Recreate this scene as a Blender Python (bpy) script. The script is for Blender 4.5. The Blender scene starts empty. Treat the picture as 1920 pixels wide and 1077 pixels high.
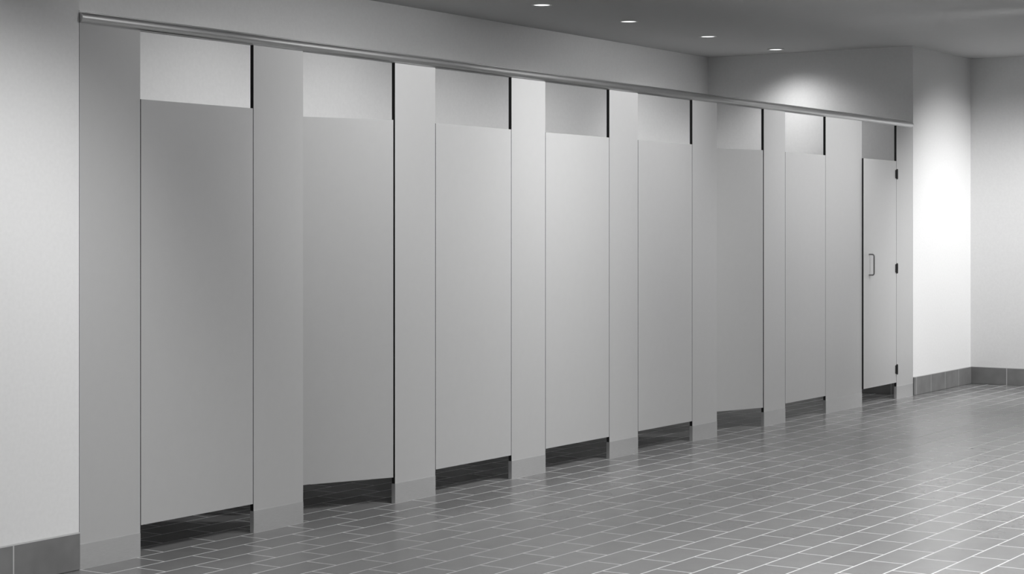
import bpy, bmesh, math
from mathutils import Vector
S = bpy.context.scene
C = S.collection
S.view_settings.view_transform = 'Standard'
S.view_settings.look = 'None'

# ---------------------------------------------------------------- materials
def mat(name):
    m = bpy.data.materials.new(name); m.use_nodes = True
    nt = m.node_tree; b = nt.nodes["Principled BSDF"]
    return m, nt, b

def simple(name, v, rough, metal=0.0, noise=0.0, nscale=40, bump=0.0, stretch=(1,1,1), spec=0.5):
    m, nt, b = mat(name)
    b.inputs['Roughness'].default_value = rough
    b.inputs['Metallic'].default_value = metal
    b.inputs['Specular IOR Level'].default_value = spec
    tc = nt.nodes.new('ShaderNodeTexCoord'); mp = nt.nodes.new('ShaderNodeMapping')
    mp.inputs['Scale'].default_value = stretch
    n = nt.nodes.new('ShaderNodeTexNoise'); n.inputs['Scale'].default_value = nscale
    n.inputs['Detail'].default_value = 4
    nt.links.new(tc.outputs['Object'], mp.inputs[0]); nt.links.new(mp.outputs[0], n.inputs['Vector'])
    r = nt.nodes.new('ShaderNodeMapRange')
    r.inputs['From Min'].default_value = 0.3; r.inputs['From Max'].default_value = 0.7
    r.inputs['To Min'].default_value = v*(1-noise); r.inputs['To Max'].default_value = v*(1+noise)
    nt.links.new(n.outputs['Fac'], r.inputs['Value'])
    nt.links.new(r.outputs[0], b.inputs['Base Color'])
    if bump:
        bp = nt.nodes.new('ShaderNodeBump'); bp.inputs['Strength'].default_value = bump
        bp.inputs['Distance'].default_value = 0.002
        nt.links.new(n.outputs['Fac'], bp.inputs['Height']); nt.links.new(bp.outputs[0], b.inputs['Normal'])
    return m

M_wall = simple('painted_plaster', 0.76, 0.75, noise=0.02, nscale=60, bump=0.12, spec=0.2)
M_ceil = simple('ceiling_paint', 0.58, 0.9, noise=0.01, nscale=20, spec=0.1)
M_panel = simple('grey_laminate', 0.46, 0.33, noise=0.010, nscale=25, spec=0.5)
M_edge = simple('dark_core_edge', 0.02, 0.5, spec=.3)
M_shoe = simple('brushed_shoe_steel', 0.70, 0.26, metal=0.6, noise=0.05, nscale=30, stretch=(1,1,14))
M_rail = simple('anodized_aluminium', 0.60, 0.34, metal=1.0, noise=0.03, nscale=12, stretch=(.3,8,8))
M_hinge = simple('dark_hinge_steel', 0.07, 0.35, metal=0.6)
M_handle = simple('handle_steel', 0.25, 0.3, metal=0.9)
M_trim = simple('downlight_trim_enamel', 0.6, 0.4)

def emis(name, s):
    m, nt, b = mat(name)
    b.inputs['Base Color'].default_value = (.9,.9,.9,1)
    b.inputs['Emission Color'].default_value = (1,1,1,1)
    b.inputs['Emission Strength'].default_value = s
    return m
M_lens = emis('lit_lens', 1.6)

def tile_floor():
    m, nt, b = mat('floor_tile')
    tc = nt.nodes.new('ShaderNodeTexCoord')
    br = nt.nodes.new('ShaderNodeTexBrick')
    br.offset = 0.5
    br.inputs['Scale'].default_value = 1
    br.inputs['Brick Width'].default_value = 0.305
    br.inputs['Row Height'].default_value = 0.1525
    br.inputs['Mortar Size'].default_value = 0.0036
    br.inputs['Mortar Smooth'].default_value = 0.1
    br.inputs['Color1'].default_value = (.168,.168,.168,1)
    br.inputs['Color2'].default_value = (.196,.196,.196,1)
    br.inputs['Mortar'].default_value = (.52,.52,.52,1)
    nt.links.new(tc.outputs['Object'], br.inputs['Vector'])
    n = nt.nodes.new('ShaderNodeTexNoise'); n.inputs['Scale'].default_value = 9; n.inputs['Detail'].default_value = 5
    nt.links.new(tc.outputs['Object'], n.inputs['Vector'])
    mx = nt.nodes.new('ShaderNodeMix'); mx.data_type='RGBA'; mx.blend_type='MULTIPLY'; mx.inputs[0].default_value=1
    r = nt.nodes.new('ShaderNodeMapRange'); r.inputs['From Min'].default_value=.3; r.inputs['From Max'].default_value=.7
    r.inputs['To Min'].default_value=.94; r.inputs['To Max'].default_value=1.06
    nt.links.new(n.outputs['Fac'], r.inputs[0])
    nt.links.new(br.outputs['Color'], mx.inputs[6]); nt.links.new(r.outputs[0], mx.inputs[7])
    nt.links.new(mx.outputs[2], b.inputs['Base Color'])
    r2 = nt.nodes.new('ShaderNodeMapRange'); r2.inputs['To Min'].default_value=.25; r2.inputs['To Max'].default_value=.65
    nt.links.new(br.outputs['Fac'], r2.inputs[0]); nt.links.new(r2.outputs[0], b.inputs['Roughness'])
    bp = nt.nodes.new('ShaderNodeBump'); bp.invert=True; bp.inputs['Strength'].default_value=.25; bp.inputs['Distance'].default_value=.0006
    nt.links.new(br.outputs['Fac'], bp.inputs['Height']); nt.links.new(bp.outputs[0], b.inputs['Normal'])
    b.inputs['Specular IOR Level'].default_value = .55
    return m
M_floor = tile_floor()

def tile_base(axis, pitch):
    m, nt, b = mat('base_tile_'+axis)
    tc = nt.nodes.new('ShaderNodeTexCoord'); sp = nt.nodes.new('ShaderNodeSeparateXYZ')
    nt.links.new(tc.outputs['Object'], sp.inputs[0])
    a = nt.nodes.new('ShaderNodeMath'); a.operation='PINGPONG'; a.inputs[1].default_value = pitch/2
    nt.links.new(sp.outputs[axis], a.inputs[0])
    l = nt.nodes.new('ShaderNodeMath'); l.operation='LESS_THAN'; l.inputs[1].default_value=.003
    nt.links.new(a.outputs[0], l.inputs[0])
    # pale caulk line along the top edge of the tile
    t = nt.nodes.new('ShaderNodeMath'); t.operation='GREATER_THAN'; t.inputs[1].default_value=.1395
    nt.links.new(sp.outputs['Z'], t.inputs[0])
    mxm = nt.nodes.new('ShaderNodeMath'); mxm.operation='MAXIMUM'
    nt.links.new(l.outputs[0], mxm.inputs[0]); nt.links.new(t.outputs[0], mxm.inputs[1])
    n = nt.nodes.new('ShaderNodeTexNoise'); n.inputs['Scale'].default_value = 7
    nt.links.new(tc.outputs['Object'], n.inputs['Vector'])
    r = nt.nodes.new('ShaderNodeMapRange'); r.inputs['From Min'].default_value=.3; r.inputs['From Max'].default_value=.7
    r.inputs['To Min'].default_value=.16; r.inputs['To Max'].default_value=.22
    nt.links.new(n.outputs['Fac'], r.inputs[0])
    mx = nt.nodes.new('ShaderNodeMix'); mx.data_type='RGBA'
    nt.links.new(mxm.outputs[0], mx.inputs[0]); nt.links.new(r.outputs[0], mx.inputs[6]); mx.inputs[7].default_value=(.5,.5,.5,1)
    nt.links.new(mx.outputs[2], b.inputs['Base Color']); b.inputs['Roughness'].default_value=.4
    return m

# ---------------------------------------------------------------- mesh helpers
def box_bm(bm, x0,x1,y0,y1,z0,z1, bevel=0):
    r = bmesh.ops.create_cube(bm, size=1)
    for v in r['verts']:
        v.co = Vector(((x0+x1)/2+v.co.x*(x1-x0), (y0+y1)/2+v.co.y*(y1-y0), (z0+z1)/2+v.co.z*(z1-z0)))
    if bevel:
        es = set(e for v in r['verts'] for e in v.link_edges)
        bmesh.ops.bevel(bm, geom=list(es), offset=bevel, segments=2, affect='EDGES')
def finish(bm, name, mats, smooth=False):
    me = bpy.data.meshes.new(name); bm.normal_update(); bm.to_mesh(me); bm.free()
    for m in (mats if isinstance(mats, list) else [mats]): me.materials.append(m)
    if smooth:
        for p in me.polygons: p.use_smooth = True
    o = bpy.data.objects.new(name, me); C.objects.link(o); return o
def box(name, b, m, bevel=0, parent=None, loc=(0,0,0)):
    bm = bmesh.new(); box_bm(bm, *b, bevel=bevel)
    o = finish(bm, name, m); o.location = loc
    if parent: o.parent = parent
    return o
def panel(name, w, t, z0, z1, parent=None, x0=0, y0=0):
    """laminate sheet: pale faces front/back, dark core on the edges"""
    bm = bmesh.new(); box_bm(bm, x0, x0+w, y0, y0+t, z0, z1)
    bm.normal_update()
    for f in bm.faces: f.material_index = 0 if abs(f.normal.y) > .5 else 1
    o = finish(bm, name, [M_panel, M_edge])
    if parent: o.parent = parent
    return o
def cyl(bm, p0, p1, r, seg=16):
    p0=Vector(p0); p1=Vector(p1); d=p1-p0
    q = d.to_track_quat('Z','Y').to_matrix().to_4x4()
    q.translation = (p0+p1)/2
    bmesh.ops.create_cone(bm, cap_ends=True, segments=seg, radius1=r, radius2=r, depth=d.length, matrix=q)
def empty(name, loc=(0,0,0)):
    o = bpy.data.objects.new(name, None); o.empty_display_size=.1; o.location = loc; C.objects.link(o); return o
def tag(o, label, cat, group=None):
    o["label"]=label; o["category"]=cat
    if group: o["group"]=group
def structure(o): o["kind"]="structure"; return o

# ---------------------------------------------------------------- room
H = 2.715; D = 1.775; XR = 8.69; XE = 10.01
XL=-7.5; YF=-8.0
structure(box('floor', (XL,XE+.15,YF,D+.15,-.1,0), M_floor))
structure(box('ceiling', (XL,XE+.15,YF,D+.15,H,H+.1), M_ceil))
structure(box('wall_left', (XL,0,0,D+.15,0,H), M_wall))
structure(box('wall_right', (XR,XE+.15,0,D+.15,0,H), M_wall))
structure(box('wall_back', (0,XR,D,D+.15,0,H), M_wall))
structure(box('wall_end', (XE,XE+.15,YF,0,0,H), M_wall))
BH=.144; BT=.010
def baseboard(name, b, axis, org, pitch=.32):
    bm = bmesh.new(); box_bm(bm, b[0]-org[0],b[1]-org[0],b[2]-org[1],b[3]-org[1],b[4],b[5], bevel=.003)
    o = finish(bm, name, tile_base(axis, pitch)); o.location=(org[0],org[1],0); structure(o)
baseboard('baseboard_left', (XL,-.001,-BT,0,0,BH), 'X', (0,0), .33)
baseboard('baseboard_right', (XR+.001,XE-BT,-BT,0,0,BH), 'X', (XE,0), .317)
baseboard('baseboard_end', (XE-BT,XE,YF,0,0,BH), 'Y', (XE,0), .31)
baseboard('baseboard_back', (0,XR,D-BT,D,0,BH), 'X', (0,D), .32)
baseboard('baseboard_recess_side', (XR-BT,XR,.03,D-BT,0,BH), 'Y', (XR,D), .32)

# ---------------------------------------------------------------- stalls
T=.018; ZT=2.082; DB=.125; DT=1.81
open_ang = {1:24, 5:19}
pil = [(0.002,.325),(.998,1.326),(2.0,2.326),(3.003,3.331),(4.008,4.335),(5.012,5.340),(6.016,6.345),(7.016,7.668),(8.347,8.688)]
HZ=(.226,.994,1.71)
for i,(a,b) in enumerate(pil):
    e = empty('stall_pilaster', (a,0,0))
    panel('panel', b-a, T, .004, ZT, e)
    w=b-a
    box('shoe', (-.0005 if i else 0, w+.0005 if i<8 else w, -.0018, T+.0018, 0, .095), M_shoe, bevel=.0008, parent=e)
    if i<8 and i not in open_ang:
        s=box('gap_light_stop', (w-.012, w+.014, T+.0005, T+.009, DB+.01, DT-.01), M_edge, bevel=.001, parent=e)  # dark strip added behind closed doors to keep light out of the gap
        s["label"]='dark stop strip added behind the door gap to block light'
    if i==8:
        for z in HZ:
            box('hinge_leaf',(.002,.020,-.005,-.0002,z-.032,z+.032),M_hinge,bevel=.001,parent=e)
    if i==7: lab='extra-wide grey laminate stall pilaster beside the accessible stall'
    elif i==0: lab='grey laminate stall pilaster with metal shoe against white wall'
    elif i==8: lab='grey laminate stall pilaster carrying the hinges of handled door'
    else: lab='grey laminate stall pilaster with metal shoe between two doors'
    tag(e, lab, 'stall pilaster', 'pilasters of the restroom stalls')

for i in range(8):
    x0 = pil[i][1]; x1 = pil[i+1][0]
    g=.004; w = x1-x0-2*g
    if i<7:
        e = empty('stall_door', (x1-g, T, 0))
        panel('door_panel', w, T, DB, DT, e, x0=-w, y0=-T)
        bm=bmesh.new()
        cyl(bm,(-.0005,.004,DB+.02),(-.0005,.004,DT-.02),.004,12)
        h=finish(bm,'hinge',M_hinge,True); h.parent=e
        h["label"]='slim dark continuous hinge'
        a = open_ang.get(i,0)
        e.rotation_euler=(0,0,-math.radians(a))
        tag(e, 'grey laminate stall door standing slightly ajar, opened inward' if a else 'closed grey laminate stall door between two pilasters','stall door','doors of the restroom stalls')
    else:
        e = empty('stall_door', (x1-.007, -.009, 0))
        panel('door_panel', w, T, DB, DT, e, x0=-w+.003, y0=.009)
        e.rotation_euler=(0,0,math.radians(1.0))
        for z in HZ:
            bm=bmesh.new()
            cyl(bm,(0,0,z-.035),(0,0,z+.035),.0065,14)
            box_bm(bm,-.020,-.003,.004,.0088,z-.032,z+.032,bevel=.001)
            cyl(bm,(0,0,z-.039),(0,0,z-.035),.0045,12)
            cyl(bm,(0,0,z+.035),(0,0,z+.039),.0045,12)
            h=finish(bm,'hinge',M_hinge); h.parent=e; h["label"]='dark barrel hinge with leaf on the door'
        cu = bpy.data.curves.new('handle','CURVE'); cu.dimensions='3D'; cu.bevel_depth=.0055; cu.bevel_resolution=4
        xh=-w+.112; za=.955; zb=1.107; yb=.0095; yo=-.030; r=.014
        pts=[(xh,yb,za),(xh,yo+r,za)]
        for k in range(1,6):
            t=k/6*math.pi/2; pts.append((xh,yo+r-r*math.sin(t),za+r-r*math.cos(t)))
        pts.append((xh,yo,za+r)); pts.append((xh,yo,zb-r))
        for k in range(1,6):
            t=k/6*math.pi/2; pts.append((xh,yo+r-r*math.cos(t),zb-r+r*math.sin(t)))
        pts += [(xh,yo+r,zb),(xh,yb,zb)]
        s=cu.splines.new('POLY'); s.points.add(len(pts)-1)
        for p,c in zip(s.points,pts): p.co=(*c,1)
        tmp=bpy.data.objects.new('tmp',cu); C.objects.link(tmp)
        bpy.context.view_layer.update()
        me=bpy.data.meshes.new_from_object(tmp.evaluated_get(bpy.context.evaluated_depsgraph_get()))
        bpy.data.objects.remove(tmp)
        me.materials.clear(); me.materials.append(M_handle)
        for p in me.polygons: p.use_smooth=True
        h=bpy.data.objects.new('handle',me); C.objects.link(h); h.parent=e; h["label"]='slim metal U-shaped pull handle'
        tag(e,'grey laminate accessible-stall door with pull handle and dark hinges','stall door','doors of the restroom stalls')

# side partitions inside
for i in range(1,8):
    a,b=pil[i]; xc=(a+b)/2 if i<7 else a+.16
    e=empty('stall_partition',(xc,0,0))
    bm=bmesh.new(); box_bm(bm,-T/2,T/2,T+.001,D-.02,DB+.17,DT-.02); bm.normal_update()
    for f in bm.faces: f.material_index=0 if abs(f.normal.x)>.5 else 1
    o=finish(bm,'panel',[M_panel,M_edge]); o.parent=e
    for z in (.45,1.1,1.65):
        box('wall_bracket',(-.022,.022,D-.045,D-.0005,z-.03,z+.03),M_hinge,bevel=.002,parent=e)
    tag(e,'grey laminate side panel dividing two stalls','stall partition','side partitions of the restroom stalls')

# head rail (extruded profile: soft round nose with a thin top lip)
prof=[(.022,2.080),(-.002,2.080)]
for k in range(0,17):
    t=-math.pi/2+k/16*math.pi
    prof.append((-.003-.016*math.cos(t), 2.102+.020*math.sin(t)))
prof+=[(.001,2.1232),(.001,2.125),(-.003,2.126),(-.003,2.128),(.002,2.129),(.022,2.129)]
bm=bmesh.new()
vs=[[bm.verts.new((x,y,z)) for y,z in prof] for x in (0.001,XR-.035)]
n=len(prof)
for k in range(n):
    bm.faces.new((vs[0][k],vs[0][(k+1)%n],vs[1][(k+1)%n],vs[1][k]))
bm.faces.new(vs[0][::-1]); bm.faces.new(vs[1])
bmesh.ops.recalc_face_normals(bm, faces=bm.faces)
rail=finish(bm,'head_rail',M_rail,True)
rail.data.set_sharp_from_angle(angle=math.radians(40))
tag(rail,'long polished aluminium head rail across stall pilaster tops','rail')

# ---------------------------------------------------------------- downlights
def downlight(x,y,power,size=150,tilt=(0,0),base=None,blend=1,rad=.05):
    if base is None:
        e=empty('recessed_downlight',(x,y,H))
        bm=bmesh.new(); seg=40
        pr=[(.050,-.0005),(.052,-.004),(.058,-.007),(.064,-.006),(.067,-.0005)]
        rings=[[bm.verts.new((r*math.cos(2*math.pi*k/seg),r*math.sin(2*math.pi*k/seg),z)) for k in range(seg)] for r,z in pr]
        for a in range(len(pr)-1):
            for k in range(seg):
                bm.faces.new((rings[a][k],rings[a][(k+1)%seg],rings[a+1][(k+1)%seg],rings[a+1][k]))
        t=finish(bm,'trim_ring',M_trim,True); t.parent=e
        bm=bmesh.new(); bmesh.ops.create_circle(bm,cap_ends=True,segments=seg,radius=.0515)
        for f in bm.faces: f.normal_flip()
        l=finish(bm,'lens',M_lens); l.location=(0,0,-.0025); l.parent=e
    else:
        e=base.copy(); C.objects.link(e); e.location=(x,y,H)
        for ch in base.children:
            if ch.type!='MESH': continue
            c=ch.copy(); c.parent=e; C.objects.link(c)
    tag(e,'round recessed ceiling downlight with lit lens','ceiling light','recessed ceiling downlights')
    ld=bpy.data.lights.new('downlight_beam','SPOT'); ld.energy=power; ld.spot_size=math.radians(size); ld.spot_blend=blend; ld.shadow_soft_size=rad
    lo=bpy.data.objects.new('downlight_beam',ld); C.objects.link(lo); lo.location=(x,y,H-.02)
    d=Vector((math.tan(math.radians(tilt[0])),math.tan(math.radians(tilt[1])),-1))
    lo.rotation_euler=d.to_track_quat('-Z','Y').to_euler()
    return e
first=None
for x,p in ((.38,8),(1.50,7),(2.62,11),(3.75,15),(4.88,15),(5.99,19)):
    e=downlight(x,1.0,p,125,(0,15),base=first); first=first or e
downlight(7.17,1.0,32,126,(18,12),base=first)
downlight(8.34,1.0,44,146,(0,-6),base=first,rad=.15)
for x,y,p,s,ty in ((-3.2,-2.2,90,78,50),(-.7,-2.3,350,66,47),(1.1,-2.0,120,82,57),(2.5,-2.0,270,84,57),(4.1,-2.0,340,84,57),(6.9,-2.0,350,84,57)):
    downlight(x,y,p,s,(0,ty),base=first,rad=.09,blend=.85)
downlight(8.9,-2.4,660,76,(16,48),base=first,rad=.12,blend=.95)
for x,p in ((-2.2,230),(1.2,500),(3.8,440),(6.2,350)):  # unseen row of lamps added to brighten the open floor
    downlight(x,-3.0,p,124,(0,0),base=first,rad=.09)

# ---------------------------------------------------------------- world + camera
w=bpy.data.worlds.new('World'); S.world=w; w.use_nodes=True
w.node_tree.nodes['Background'].inputs[0].default_value=(1,1,1,1)
w.node_tree.nodes['Background'].inputs[1].default_value=.19
cd=bpy.data.cameras.new('camera'); cam=bpy.data.objects.new('camera',cd); C.objects.link(cam)
cd.sensor_width=36; cd.lens=3445/1920*36; cd.shift_y=-(538.5-428)/1920
cam.location=(-4.945,-5.204,1.30)
cam.rotation_euler=(math.radians(90),0,-math.atan2(.8368,.5476))
S.camera=cam
